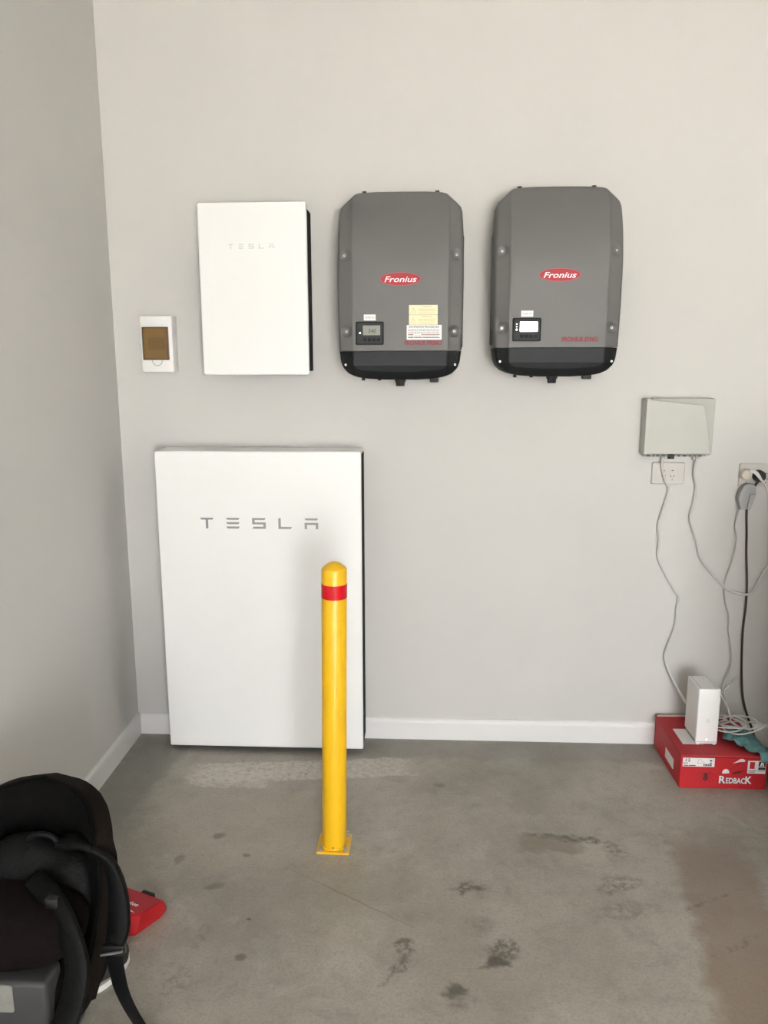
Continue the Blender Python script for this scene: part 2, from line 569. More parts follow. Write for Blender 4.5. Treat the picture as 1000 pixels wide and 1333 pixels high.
# ------------------------------------------------------------------ the room
XL, XR, ZC = -0.2555, 3.75, 2.76
struct(mesh_obj('floor', box_bm((XL - 0.12, DEPTH - 0.1, -0.12), (XR + 0.12, 0.12, 0)), 'floor'))
struct(mesh_obj('ceiling', box_bm((XL - 0.12, DEPTH - 0.1, ZC), (XR + 0.12, 0.12, ZC + 0.12)), 'ceiling'))
struct(mesh_obj('wall_back', box_bm((XL - 0.12, 0, 0), (XR + 0.12, 0.12, ZC)), 'wall'))
struct(mesh_obj('wall_left', box_bm((XL - 0.12, DEPTH, 0), (XL, 0, ZC)), 'wall'))
struct(mesh_obj('wall_right', box_bm((XR, DEPTH, 0), (XR + 0.12, 0, ZC)), 'wall'))
bm = box_bm((XL - 0.12, DEPTH - 0.1, 0), (DOOR[0], DEPTH, ZC))
box_bm((DOOR[1], DEPTH - 0.1, 0), (XR + 0.12, DEPTH, ZC), bm=bm)
box_bm((DOOR[0], DEPTH - 0.1, DOOR[2]), (DOOR[1], DEPTH, ZC), bm=bm)
struct(mesh_obj('wall_front', bm, 'wall'))
# added half-height stand-in for an unseen blocker, keeps daylight off the lower right corner
struct(mesh_obj('added_shade_partition', box_bm((2.03, -1.25, 0), (XR, -1.15, 1.10)), 'wall'))
struct(mesh_obj('driveway', box_bm((-25, -45, -0.16), (25, DEPTH - 0.1, -0.03)), 'driveway'))


def skirting(name, length, loc, rz):
    prof = [(0, 0), (-0.012, 0), (-0.012, 0.070), (-0.0105, 0.080), (-0.006, 0.086), (0, 0.088)]
    bm = bmesh.new()
    a = [bm.verts.new((0, y, z)) for y, z in prof]
    b = [bm.verts.new((length, y, z)) for y, z in prof]
    for k in range(len(prof)):
        j = (k + 1) % len(prof)
        bm.faces.new((a[k], a[j], b[j], b[k]))
    bm.faces.new(a)
    bm.faces.new(b[::-1])
    o = mesh_obj(name, bm, 'trim')
    o.location = loc
    o.rotation_euler = (0, 0, rz)
    return struct(o)


skirting('baseboard_back', XR - XL - 0.012, (XL + 0.012, 0, 0), 0)
skirting('baseboard_left', 4.5, (XL, -4.5, 0), math.pi / 2)

# ------------------------------------------------------------------ word-mark with split bars
def wordmark(parent, x, z, w, h, pitch, y, material):
    b = h * 0.185
    s = w * 0.09

    def bar(zz, l=True, r=True):
        return [(s if l else 0, zz), (w - (s if r else 0), zz), (w, zz + b), (0, zz + b)]
    v = w * 0.18
    glyphs = [
        [bar(h - b), [(w / 2 - v / 2, 0), (w / 2 + v / 2, 0), (w / 2 + v / 2, h - b), (w / 2 - v / 2, h - b)]],
        [bar(h - b), bar((h - b) / 2), bar(0)],
        [[(0, h - b), (w - s, h - b), (w, h), (0, h)], [(0, h / 2 - b / 2), (v, h / 2 - b / 2), (v, h - b), (0, h - b)],
         [(v, h / 2 - b / 2), (w, h / 2 - b / 2), (w, h / 2 + b / 2), (v, h / 2 + b / 2)],
         [(w - v, b), (w, b), (w, h / 2 - b / 2), (w - v, h / 2 - b / 2)], [(0, 0), (w, 0), (w, b), (s, b)]],
        [[(0, 0), (v, 0), (v, h), (0, h)], [(v, 0), (w - s, 0), (w, b), (v, b)]],
        [bar(h - b), [(0, 0), (v, 0), (v, h * .58), (0, h * .58)], [(w - v, 0), (w, 0), (w, h * .58), (w - v, h * .58)],
         [(v, h * .58 - b), (w - v, h * .58 - b), (w - v, h * .58), (v, h * .58)]],
    ]
    for k, g in enumerate(glyphs):
        bm = bmesh.new()
        for poly in g:
            prism_bm([(px, pz) for px, pz in poly], 0.0, -0.0008, bm)
        o = mesh_obj('letter', bm, material, parent)
        o.location = (x + k * pitch, y, z)


# ------------------------------------------------------------------ home battery
t = thing('home_battery', 'tall white home battery panel standing against the wall behind the yellow bollard', 'battery', (0.296, 0, 0))
t_w = 0.753 / 2
mesh_obj('front_cover', prism_bm(rrect(-t_w, t_w, 0.022, 1.172, 0.006, 4), -0.135, -0.147, None, 0.004, 3), 'white_glass', t)
mesh_obj('body', box_bm((-t_w + 0.004, -0.1348, 0.028), (t_w, -0.006, 1.158), 0.002), 'black_body', t)
mesh_obj('top_trim', box_bm((-t_w + 0.002, -0.1348, 1.1585), (t_w - 0.001, -0.004, 1.1715), 0.002), 'white_glass', t)
mesh_obj('foot', box_bm((-t_w + 0.05, -0.09, 0), (-t_w + 0.13, -0.02, 0.0275), 0.002), 'black_body', t)
mesh_obj('foot', box_bm((t_w - 0.13, -0.09, 0), (t_w - 0.05, -0.02, 0.0275), 0.002), 'black_body', t)
wordmark(t, 0.078 - 0.296, 0.887, 0.050, 0.040, 0.0965, -0.147, 'chrome')

# ------------------------------------------------------------------ gateway cabinet
t = thing('backup_gateway', 'white upright gateway cabinet with black sides hung above the tall battery', 'electrical cabinet', (0.300, 0, 1.443))
mesh_obj('front_cover', prism_bm(rrect(-0.190, 0.189, 0, 0.584, 0.008, 4), -0.112, -0.127, None, 0.004, 3), 'white_glass', t)
mesh_obj('body', box_bm((-0.186, -0.1118, 0.012), (0.1875, -0.004, 0.566), 0.003), 'black_body', t)
wordmark(t, 0.2155 - 0.300, 1.8735 - 1.443, 0.0185, 0.0155, 0.0356, -0.127, 'pale_mark')
mesh_obj('wall_bracket', box_bm((-0.12, -0.0042, 0.1), (0.12, 0, 0.45)), 'black_body', t)

# ------------------------------------------------------------------ breaker enclosure
t = thing('breaker_box', 'small white breaker enclosure with smoked brown window left of gateway cabinet', 'breaker box', (-0.078, 0, 1.452))
bm = box_bm((-0.0575, -0.060, 0), (0.0605, 0, 0.201), 0.004, 2)
mesh_obj('case', bm, 'box_white', t, True)
mesh_obj('backplate', prism_bm(rrect(-0.047, 0.046, 0.044, 0.161, 0.003), -0.06, -0.0612), 'breaker_back', t)
for k in range(3):
    b = mesh_obj('breaker', box_bm((-0.028 + 0.0195 * k, -0.0665, 0.080), (-0.0095 + 0.0195 * k, -0.0612, 0.124), 0.0008), 'breaker', t)
    mesh_obj('toggle', box_bm((-0.025 + 0.0195 * k, -0.0685, 0.098), (-0.0125 + 0.0195 * k, -0.0665, 0.112), 0.0008), 'breaker_dark', b)
wd = mesh_obj('window', prism_bm(rrect(-0.0445, 0.0435, 0.047, 0.158, 0.002), -0.0695, -0.0715), 'smoke', t)
bm = bmesh.new()
for lo, hi in (((-0.0475, -0.0722, 0.044), (-0.0445, -0.06, 0.161)), ((0.0435, -0.0722, 0.044), (0.0465, -0.06, 0.161)),
               ((-0.0445, -0.0722, 0.158), (0.0435, -0.06, 0.161)), ((-0.0445, -0.0722, 0.044), (0.0435, -0.06, 0.047))):
    box_bm(lo, hi, bm=bm)
mesh_obj('window_frame', bm, 'smoke_edge', wd)
bm = bmesh.new()
arc = [(0.0 + 0.0185 * math.cos(math.radians(a)), -0.0602, 0.0425 + 0.019 * math.sin(math.radians(a))) for a in range(180, 361, 12)]
mesh_obj('finger_recess', tube_bm(arc, 0.0011, 6, 1, bm, False), 'seam', t, True)

# ------------------------------------------------------------------ solar inverters
K = 0.972   # height scale


def prof_w(v):
    pts = [(0.0, 0.055), (0.004, 0.120), (0.010, 0.152), (0.022, 0.180), (0.040, 0.197), (0.062, 0.2055), (0.10, 0.2105), (0.25, 0.2150),
           (0.38, 0.2150), (0.50, 0.2130), (0.575, 0.2085), (0.593, 0.2035), (0.605, 0.192), (0.6365, 0.156), (0.640, 0.142), (0.6445, 0.075), (0.6452, 0.02)]
    for (a, wa), (b, wb) in zip(pts, pts[1:]):
        if v <= b:
            return wa + (wb - wa) * (v - a) / (b - a)
    return pts[-1][1]


DIMPLES = [(sx * 0.190, 0.427) for sx in (-1, 1)] + [(sx * 0.185, 0.168) for sx in (-1, 1)]


def depth_at(u, v, lower=False):
    a = abs(u)
    d = 0.200
    if a > 0.163:
        d -= 0.0022 * min(1, (a - 0.163) / 0.003) + (a - 0.163) * 0.40
    if v > 0.36:
        d -= (v - 0.36) ** 2 * 0.76
    if lower:
        d -= 0.004 + max(0, 0.05 - v) * 0.55
    e = min(prof_w(v) - a, (0.6455 - v) if not lower else 1, (v * 1.0 + 0.002) if lower else 1)
    if e < 0.012:
        d -= 0.012 - math.sqrt(max(0, 0.012 ** 2 - (0.012 - max(e, 0)) ** 2))
    if not lower:
        for cu, cv in DIMPLES:
            r = math.hypot(u - cu, v - cv)
            if r < 0.021:
                k = min(1, (0.021 - r) / 0.010)
                flat = 0.200 - 0.0022 - 0.020
                d = d * (1 - k) + min(d, flat) * k
    return d


def shell_bm(v0, v1, nv, lower, back):
    bm = bmesh.new()
    nu = 110
    vs = [v0 + (v1 - v0) * k / nv for k in range(nv + 1)]
    if lower:
        vs = [v1 - (v1 - v0) * math.sin(math.pi / 2 * (1 - k / nv)) for k in range(nv + 1)][::1]
        vs = sorted(set(vs))
    else:
        vs = [v for v in vs if v < 0.628] + [0.628 + (v1 - 0.628) * k / 12 for k in range(13)]
    rows = []
    for v in vs:
        hw = prof_w(v)
        row = []
        for i in range(nu + 1):
            s = math.sin(math.pi / 2 * (2 * i / nu - 1)) * 0.45 + (2 * i / nu - 1) * 0.55
            u = s * hw
            row.append(bm.verts.new((u, -depth_at(u, v, lower), v * K)))
        rows.append(row)
    for a, b in zip(rows, rows[1:]):
        for i in range(nu):
            bm.faces.new((a[i], a[i + 1], b[i + 1], b[i]))
    es = [e for e in bm.edges if e.is_boundary]
    r = bmesh.ops.extrude_edge_only(bm, edges=es)
    for g in r['geom']:
        if isinstance(g, bmesh.types.BMVert):
            g.co.y = -back
    return bm


def screw(parent, u, v, d, r=0.0040):
    s = mesh_obj('screw', cyl_bm((u, -d, v * K), (u, -d - 0.0025, v * K), r, r * 0.85, 12), 'screw', parent, True)
    mesh_obj('screw_socket', cyl_bm((u, -d - 0.0025, v * K), (u, -d - 0.0028, v * K), r * 0.42, n=6), 'black', s)


def inverter(label, X, Zb, kind):
    t = thing('solar_inverter', label, 'inverter', (X, 0, Zb), 0, 'solar inverters on the wall')
    cover = mesh_obj('cover', shell_bm(0.1015, 0.6452, 130, False, 0.060), 'grey', t, True, 28)
    low = mesh_obj('lower_cover', shell_bm(0.0, 0.1000, 26, True, 0.050), 'dark', t, True, 28)
    # satin inset of the lower cover
    pts = [(-0.158, 0.099 * K), (-0.158, 0.050 * K), (-0.150, 0.040 * K), (-0.135, 0.034 * K), (-0.05, 0.0285 * K), (0.05, 0.0285 * K),
           (0.135, 0.034 * K), (0.150, 0.040 * K), (0.158, 0.050 * K), (0.158, 0.099 * K)]
    bm = bmesh.new()
    half = [p for p in pts if p[0] < 0]
    strips = [(bm.verts.new((x, -depth_at(0, z / K, True) - 0.0015, z)), bm.verts.new((-x, -depth_at(0, z / K, True) - 0.0015, z))) for x, z in half]
    for (a, b), (c, d) in zip(strips, strips[1:]):
        bm.faces.new((a, b, d, c))
    r = bmesh.ops.extrude_face_region(bm, geom=bm.faces[:])
    for g in r['geom']:
        if isinstance(g, bmesh.types.BMVert):
            g.co.y += 0.006
    mesh_obj('inset_panel', bm, 'dark_gloss', low)
    for sx in (-1, 1):
        bm = bmesh.new()
        pp = [(0.1945, 0.084), (0.1975, 0.084), (0.1955, 0.058), (0.1815, 0.026), (0.1775, 0.028), (0.1865, 0.052)]
        f = bm.faces.new([bm.verts.new((sx * x, -depth_at(x, z, True) - 0.0008, z * K)) for x, z in pp])
        bmesh.ops.triangulate(bm, faces=[f])
        r = bmesh.ops.extrude_face_region(bm, geom=bm.faces[:])
        for g in r['geom']:
            if isinstance(g, bmesh.types.BMVert):
                g.co.y += 0.004
        mesh_obj('screw_pocket', bm, 'dark_gloss', low)
        screw(low, sx * 0.189, 0.053, depth_at(0.189, 0.053, True))
    for cu, cv in DIMPLES:
        screw(t, cu, cv, depth_at(cu, cv) - 0.0005)
    # black chassis behind, hooks, cable glands
    mesh_obj('chassis', box_bm((-0.2125, -0.125, 0.11 * K), (0.2165, -0.012, 0.50 * K), 0.006), 'black', t)
    mesh_obj('wall_bracket', box_bm((-0.15, -0.0125, 0.10 * K), (0.15, 0, 0.56 * K)), 'black', t)
    for hx in (-0.127, 0.124):
        mesh_obj('hook', box_bm((hx - 0.0068, -0.088, 0.590 * K), (hx + 0.0068, -0.040, 0.6565 * K), 0.0012), 'black', t)
    g = mesh_obj('cable_gland', cyl_bm((-0.001, -0.12, 0.02), (-0.001, -0.12, -0.0075), 0.0195, n=24), 'black', t, True)
    mesh_obj('gland_nut', cyl_bm((-0.001, -0.12, -0.0075), (-0.001, -0.12, -0.0235), 0.0165, 0.0145, 8), 'black', g)
    mesh_obj('plug', box_bm((0.103, -0.135, -0.010), (0.134, -0.105, 0.02), 0.004), 'black', t, True)
    for bx in (-0.131, -0.074):
        mesh_obj('rubber_seal', cyl_bm((bx, -0.13, 0.02), (bx, -0.13, -0.0035), 0.0062, n=12), 'black', t, True)
    F = -0.200
    lg = mesh_obj('logo_badge', prism_bm(ellipse(0.001, 0.345 * K, 0.0695, 0.0215), F + 0.002, F - 0.0008), 'pink_rim', t)
    mesh_obj('logo_field', prism_bm(ellipse(0.001, 0.345 * K, 0.0675, 0.0198), F, F - 0.0013), 'red_logo', lg)
    text_obj('lettering', 'Fronius', -0.053, 0.056, 0.3345 * K, F - 0.0013, 'white_print', lg, 0.0190, 0.28, 0.012)
    # display unit
    dp = mesh_obj('display_unit', prism_bm(rrect(-0.1515, -0.0555, 0.122 * K, 0.202 * K, 0.005), F + 0.003, F - 0.004, None, 0.0012, 2), 'dark', t, True)
    mesh_obj('display_face', prism_bm(rrect(-0.1465, -0.0605, 0.127 * K, 0.197 * K, 0.003), F - 0.003, F - 0.0044), 'dark_gloss', dp)
    sc = mesh_obj('screen', prism_bm(rrect(-0.1265, -0.0675, 0.155 * K, 0.1885 * K, 0.0015), F - 0.004, F - 0.0052), 'lcd' if kind == 0 else 'lcd_lit', dp)
    if kind == 0:
        text_obj('screen_digits', '340', -0.108, -0.082, 0.1625 * K, F - 0.0052, 'black_print', dp, 0.0135, 0.1)
        mesh_obj('status_light', cyl_bm((-0.1365, F - 0.004, 0.163 * K), (-0.1365, F - 0.0058, 0.163 * K), 0.0026, n=12), 'led', dp)
    else:
        for zz, rr in ((0.1810, 0.0016), (0.1720, 0.0016), (0.1620, 0.0028)):
            mesh_obj('status_light', cyl_bm((-0.1375, F - 0.004, zz * K), (-0.1375, F - 0.0058, zz * K), rr, n=12), 'led', dp)
    for k in range(4):
        mesh_obj('button', box_bm((-0.126 + 0.0155 * k, F - 0.0054, 0.134 * K), (-0.114 + 0.0155 * k, F - 0.004, 0.145 * K), 0.0005), 'dark', dp)
    ls = mesh_obj('name_sticker', prism_bm(rrect(-0.1235, -0.083, 0.2055 * K, 0.226 * K, 0.0008, 2), F + 0.001, F - 0.0006), 'white_print', t)
    text_obj('lettering', 'INVERTER', -0.119, -0.087, 0.2125 * K, F - 0.0006, 'grey_print', ls, 0.0062)
    # model lettering
    text_obj('model_lettering', 'FRONIUS PRIMO' if kind == 0 else 'FRONIUS SYMO', 0.0155, 0.143 if kind == 0 else 0.137,
             0.1205 * K, F, 'red_text', t, 0.0160, 0, 0.05)
    if kind == 0:
        for z0, z1 in ((0.2245, 0.2575), (0.1905, 0.2235)):
            st = mesh_obj('warning_sticker', prism_bm(rrect(0.030, 0.1275, z0 * K, z1 * K, 0.001, 2), F + 0.001, F - 0.0006), 'yellow_sticker', t)
            cz = (z0 + 0.008) * K
            tri = bmesh.new()
            for a, b in (((0.035, cz - .002), (0.0535, cz - .002)), ((0.0535, cz - .002), (0.0443, cz + 0.0155)), ((0.0443, cz + 0.0155), (0.035, cz - .002))):
                tube_bm([(a[0], F - 0.0007, a[1]), (b[0], F - 0.0007, b[1])], 0.0006, 4, 1, tri)
            box_bm((0.0437, F - 0.0012, cz + 0.003), (0.0449, F - 0.0006, cz + 0.010), bm=tri)
            mesh_obj('hazard_triangle', tri, 'ochre_print', st)
            text_obj('lettering', 'WARNING', 0.072, 0.108, (z1 - 0.0075) * K, F - 0.0006, 'ochre_print', st, 0.0048, 0, 0.0)
            lines_obj('small_print', [(0.060 + random.uniform(0, .004), 0.121 - random.uniform(0, .006), (z0 + q) * K, (z0 + q + 0.0012) * K)
                                      for q in (0.0055, 0.0120, 0.0185)], F - 0.0006, 'ochre_print', st)
        st = mesh_obj('instruction_sticker', prism_bm(rrect(0.0225, 0.1415, 0.139 * K, 0.1895 * K, 0.001, 2), F + 0.001, F - 0.0006), 'white_print', t)
        text_obj('lettering', 'SHUTDOWN PROCEDURE', 0.030, 0.132, 0.1795 * K, F - 0.0006, 'black_print', st, 0.0066, 0, 0.012)
        rows = []
        for z in (0.1735, 0.1690, 0.1645, 0.1600, 0.1510):
            x = 0.0275
            while x < 0.128:
                q = random.uniform(0.004, 0.013)
                rows.append((x, min(x + q, 0.136), z * K, (z + 0.0021) * K))
                x += q + 0.0018
        lines_obj('small_print', rows, F - 0.0006, 'grey_print', st)
        lines_obj('small_print', [(0.0275, 0.045, 0.1555 * K, 0.1580 * K), (0.072, 0.135, 0.1555 * K, 0.1575 * K)], F - 0.0006, 'red_text', st)
        lines_obj('small_print', [(0.0275, 0.046, 0.1455 * K, 0.1480 * K), (0.048, 0.075, 0.1455 * K, 0.1478 * K), (0.077, 0.135, 0.1455 * K, 0.1478 * K)], F - 0.0006, 'black_print', st)
    return t


inverter('grey inverter with yellow warning stickers, beside the white gateway cabinet', 0.8135, 1.4265, 0)
inverter('grey inverter with a lit white screen and no yellow stickers, above the network box', 1.345, 1.4365, 1)

# ------------------------------------------------------------------ bollard
t = thing('bollard', 'yellow steel bollard with red reflective band bolted to the concrete', 'bollard', (0.6255, -0.7325, 0))
t.rotation_euler = (0, math.radians(0.75), 0)
mesh_obj('base_plate', prism_bm(rrect(-0.0505, 0.0505, -0.05, 0.05, 0.003, 3), 0, 0.006), 'yellow', t)
bp = t.children[0]
for v in bp.data.vertices:       # lay the plate flat
    v.co = Vector((v.co.x, v.co.z, v.co.y))
bp.data.flip_normals()
R0 = 0.0375
bm = bmesh.new()
prof = [(R0, 0.006), (R0, 0.894), (R0 * 0.975, 0.8965)] + [(R0 * q, 0.8965 + 0.0205 * (1 - (q / 0.975) ** 2)) for q in (0.9, 0.75, 0.6, 0.45, 0.3, 0.15, 0.02)]
rings = []
for r, z in prof:
    rings.append([bm.verts.new((r * math.cos(2 * math.pi * k / 48), r * math.sin(2 * math.pi * k / 48), z)) for k in range(48)])
for a, b in zip(rings, rings[1:]):
    for k in range(48):
        bm.faces.new((a[k], a[(k + 1) % 48], b[(k + 1) % 48], b[k]))
bm.faces.new(rings[0][::-1])
bm.faces.new(rings[-1])
post = mesh_obj('post', bm, 'yellow', t, True, 30)
bm = bmesh.new()
rings = []
for r, z in ((R0, 0.809), (R0 + 0.0006, 0.8095), (R0 + 0.0006, 0.8515), (R0, 0.852)):
    rings.append([bm.verts.new((r * math.cos(2 * math.pi * k / 48), r * math.sin(2 * math.pi * k / 48), z)) for k in range(48)])
for a, b in zip(rings, rings[1:]):
    for k in range(48):
        bm.faces.new((a[k], a[(k + 1) % 48], b[(k + 1) % 48], b[k]))
mesh_obj('reflective_band', bm, 'red_tape', t, True, 30)
bm = bmesh.new()
ring = [(math.cos(2 * math.pi * k / 40) * (R0 + 0.001), math.sin(2 * math.pi * k / 40) * (R0 + 0.001), 0.0075) for k in range(41)]
mesh_obj('weld_bead', tube_bm(ring, 0.003, 6, 1, None, False), 'yellow', t, True)
for sx in (-1, 1):
    for sy in (-1, 1):
        x, y = sx * 0.0385, sy * 0.0385
        b = mesh_obj('anchor_bolt', cyl_bm((x, y, 0.006), (x, y, 0.0235), 0.0038, n=10), 'steel', t, True)
        mesh_obj('nut', cyl_bm((x, y, 0.0075), (x, y, 0.0145), 0.0072, n=6), 'steel', b)
        mesh_obj('washer', cyl_bm((x, y, 0.006), (x, y, 0.0076), 0.0088, n=16), 'steel', b)
bm = bmesh.new()
mesh_obj('drain_hole', cyl_bm((0.0, -R0 - 0.0006, 0.014), (0.0, -R0 + 0.004, 0.014), 0.0022, n=10), 'black', t)

# ------------------------------------------------------------------ network box
t = thing('network_box', 'ivory network connection box fixed to the wall above the power outlet', 'network box', (1.695, 0, 1.150))
mesh_obj('case', prism_bm(rrect(-0.003, 0.250, 0.0, 0.206, 0.010), 0, -0.036, None, 0.003, 2), 'ivory2', t)
mesh_obj('front_cover', prism_bm([(0.000, 0.0065), (0.234, 0.0065), (0.2335, 0.03), (0.222, 0.11), (0.2135, 0.150), (0.203, 0.178), (0.199, 0.1815), (0.003, 0.2045), (0.0005, 0.203)],
                                 -0.034, -0.057, None, 0.0025, 2), 'ivory', t)
sk = mesh_obj('socket_strip', box_bm((0.004, -0.050, -0.004), (0.225, -0.012, 0.002), 0.001), 'ivory2', t)
x = 0.012
while x < 0.205:
    wd_ = random.choice((0.007, 0.010, 0.013))
    mesh_obj('port', box_bm((x, -0.0515, -0.0035), (x + wd_, -0.044, 0.003)), 'slot', sk)
    x += wd_ + random.choice((0.006, 0.009))
mesh_obj('power_jack', cyl_bm((0.102, -0.042, 0.004), (0.102, -0.042, -0.012), 0.0115, n=20), 'black', t, True)
for px in (0.079, 0.204):
    mesh_obj('port_clip', box_bm((px - 0.007, -0.030, -0.012), (px + 0.007, -0.014, 0.0), 0.001), 'ivory2', t)
mesh_obj('catch', box_bm((0.022, -0.05, 0.204), (0.05, -0.03, 0.2085), 0.001), 'seam', t)
mesh_obj('connector', box_bm((0.180, -0.045, -0.016), (0.190, -0.034, -0.002), 0.001), 'ivory2', t)

# ------------------------------------------------------------------ power outlets
def outlet(name, label, x0, x1, z0, z1, marks):
    t = thing(name, label, 'outlet', ((x0 + x1) / 2, 0, z0), 0, 'wall outlets')
    hw = (x1 - x0) / 2
    mesh_obj('plate', prism_bm(rrect(-hw, hw, 0, z1 - z0, 0.006), 0, -0.010, None, 0.003, 3), 'outlet', t)
    for cx in marks:
        bm = box_bm((cx - 0.0045, -0.0115, 0.048), (cx + 0.0045, -0.0095, 0.056))
        mesh_obj('rocker_switch', bm, 'outlet', t)
        mesh_obj('switch_mark', box_bm((cx - 0.003, -0.0118, 0.0495), (cx + 0.003, -0.0112, 0.0525)), 'slot', t)
        for sx in (-1, 1):
            o = mesh_obj('pin_slot', box_bm((-0.0011, -0.0104, -0.0042), (0.0011, -0.0098, 0.0042)), 'slot', t)
            o.location = (cx + sx * 0.0055, 0, 0.030)
            o.rotation_euler = (0, sx * math.radians(30), 0)
        mesh_obj('pin_slot', box_bm((cx - 0.001, -0.0104, 0.014), (cx + 0.001, -0.0098, 0.020)), 'slot', t)
    return t


outlet('power_outlet', 'white wall outlet directly under the network box, no plugs in it', 1.742, 1.862, 1.039, 1.120, (-0.017, 0.015))
outlet('power_outlet', 'wall outlet at the right edge with cream and black plugs in it', 2.060, 2.182, 1.030, 1.117, (-0.035, 0.035))

t = thing('mains_plug', 'round cream plug with a flat white lead, in the right-hand outlet', 'plug', (2.077, -0.010, 1.079))
mesh_obj('body', cyl_bm((0, 0, 0), (0, -0.030, 0), 0.0205, 0.019, 24, None, 0.004), 'cream', t, True)
mesh_obj('lead', ribbon_bm([(0.004, -0.036, 0.016), (0.022, -0.040, 0.012), (0.034, -0.042, 0.0), (0.044, -0.043, -0.014), (0.054, -0.046, -0.026),
                            (0.072, -0.036, -0.058), (0.090, -0.025, -0.14), (0.108, -0.012, -0.30), (0.125, -0.010, -0.42)], (0.4, 0, 1.0), [0.012, 0.014, 0.011, 0.007, 0.004, 0.004, 0.004, 0.004], 0.0045),
         'cable_white', t, True)

t = thing('power_plug', 'round black plug with a dark brown-black cord hanging down to the floor', 'plug', (2.126, -0.010, 1.073))
mesh_obj('plug_body', cyl_bm((0, 0, 0), (0, -0.030, 0), 0.0225, 0.020, 24, None, 0.004), 'black', t, True)
pts = [(2.124, -0.024, 1.054), (2.117, -0.019, 1.038), (2.107, -0.007, 1.008), (2.098, -0.0065, 0.955), (2.105, -0.008, 0.85), (2.110, -0.010, 0.77), (2.121, -0.010, 0.663), (2.124, -0.010, 0.573), (2.121, -0.010, 0.475),
       (2.126, -0.012, 0.345), (2.134, -0.018, 0.24), (2.150, -0.020, 0.165), (2.178, -0.025, 0.09), (2.205, -0.04, 0.02), (2.26, -0.06, 0.006)]
mesh_obj('cord', tube_bm([(x - 2.126, y + 0.010, z - 1.073) for x, y, z in pts], 0.0043, 8), 'cable_dark', t, True)

t = thing('power_adapter', 'grey power adapter with thin grey cord hanging below the right-hand outlet', 'adapter', (2.083, -0.0135, 0.950))
bm = bmesh.new()
out = [(-0.019, 0.0), (0.016, 0.0), (0.032, 0.062), (0.0295, 0.085), (0.022, 0.094), (0.0, 0.097), (-0.014, 0.090), (-0.026, 0.062), (-0.031, 0.038)]
prism_bm(out, 0, -0.026, bm, 0.004, 2)
mesh_obj('body', bm, 'grey_pvc', t, True)
mesh_obj('shoulder', prism_bm([(0.000, 0.004), (0.0135, 0.004), (0.0285, 0.058), (0.010, 0.058)], -0.025, -0.032, None, 0.001), 'grey_pvc', t)
pts = [(2.068, -0.018, 0.951), (2.058, -0.012, 0.888), (2.068, -0.011, 0.836), (2.060, -0.010, 0.756), (2.043, -0.009, 0.689), (2.037, -0.010, 0.648), (2.046, -0.012, 0.586), (2.062, -0.014, 0.535),
       (2.065, -0.012, 0.477), (2.078, -0.012, 0.42), (2.086, -0.014, 0.348), (2.071, -0.02, 0.289), (2.058, -0.03, 0.245), (2.066, -0.045, 0.20), (2.06, -0.075, 0.160), (2.03, -0.11, 0.132)]
mesh_obj('cord', tube_bm([(x - 2.083, y + 0.0135, z - 0.950) for x, y, z in pts], 0.0029, 7), 'cable_grey', t, True)

# data cables from the network box
pts = [(1.774, -0.022, 1.146), (1.776, -0.018, 1.094), (1.793, -0.015, 1.046), (1.806, -0.012, 1.017), (1.793, -0.010, 0.952), (1.777, -0.010, 0.886), (1.785, -0.010, 0.827), (1.784, -0.010, 0.76),
       (1.816, -0.010, 0.693), (1.852, -0.010, 0.632), (1.872, -0.010, 0.602), (1.865, -0.010, 0.556), (1.867, -0.010, 0.503), (1.850, -0.010, 0.438), (1.834, -0.012, 0.379), (1.838, -0.02, 0.340),
       (1.866, -0.045, 0.275), (1.895, -0.085, 0.22), (1.915, -0.12, 0.19)]
tag(mesh_obj('data_cable', tube_bm(pts, 0.0046, 8), 'cable_white', None, True), 'white data cable running from the network box down behind the modem', 'cable')
pts = [(1.899, -0.022, 1.146), (1.894, -0.014, 1.082), (1.906, -0.012, 1.031), (1.902, -0.010, 0.966), (1.893, -0.010, 0.907), (1.921, -0.010, 0.828), (1.939, -0.010, 0.761), (1.974, -0.012, 0.715),
       (2.016, -0.016, 0.668), (2.046, -0.020, 0.640), (2.084, -0.022, 0.624), (2.119, -0.022, 0.621), (2.143, -0.020, 0.633), (2.164, -0.014, 0.677), (2.189, -0.012, 0.727), (2.23, -0.012, 0.79)]
tag(mesh_obj('data_cable', tube_bm(pts, 0.0050, 8), 'cable_white', None, True), 'white data cable sagging from the network box to the right edge', 'cable')

# ------------------------------------------------------------------ shoe box
BX0, BX1, BY0, BY1, BH = 1.811, 2.110, -0.338, -0.020, 0.127
t = thing('shoe_box', 'red cardboard boot box on the floor under the white modem', 'box', (BX0, BY0, 0))
BW, BD = BX1 - BX0, BY1 - BY0
mesh_obj('tray', box_bm((0, 0, 0), (BW, BD, BH - 0.010), 0.0015), 'cardboard', t)
mesh_obj('lid', box_bm((-0.0015, -0.001, BH - 0.009), (BW + 0.0015, BD, BH), 0.002), 'cardboard_top', t)
mesh_obj('lid_edge', box_bm((0.002, BD - 0.012, BH - 0.0005), (BW * 0.5, BD - 0.003, BH + 0.004), 0.001), 'card_edge', t)
y = 0.0
lb = mesh_obj('size_label', box_bm((0.007, -0.0006, 0.083), (0.117, 0.001, 0.117 - 0.001), 0), 'label', t)
text_obj('lettering', '12', 0.016, 0.033, 0.102, -0.0006, 'black_print', lb, 0.011, 0, 0.015)
text_obj('lettering', 'BOX', 0.010, 0.025, 0.0925, -0.0006, 'red_text', lb, 0.0060, 0, 0.01)
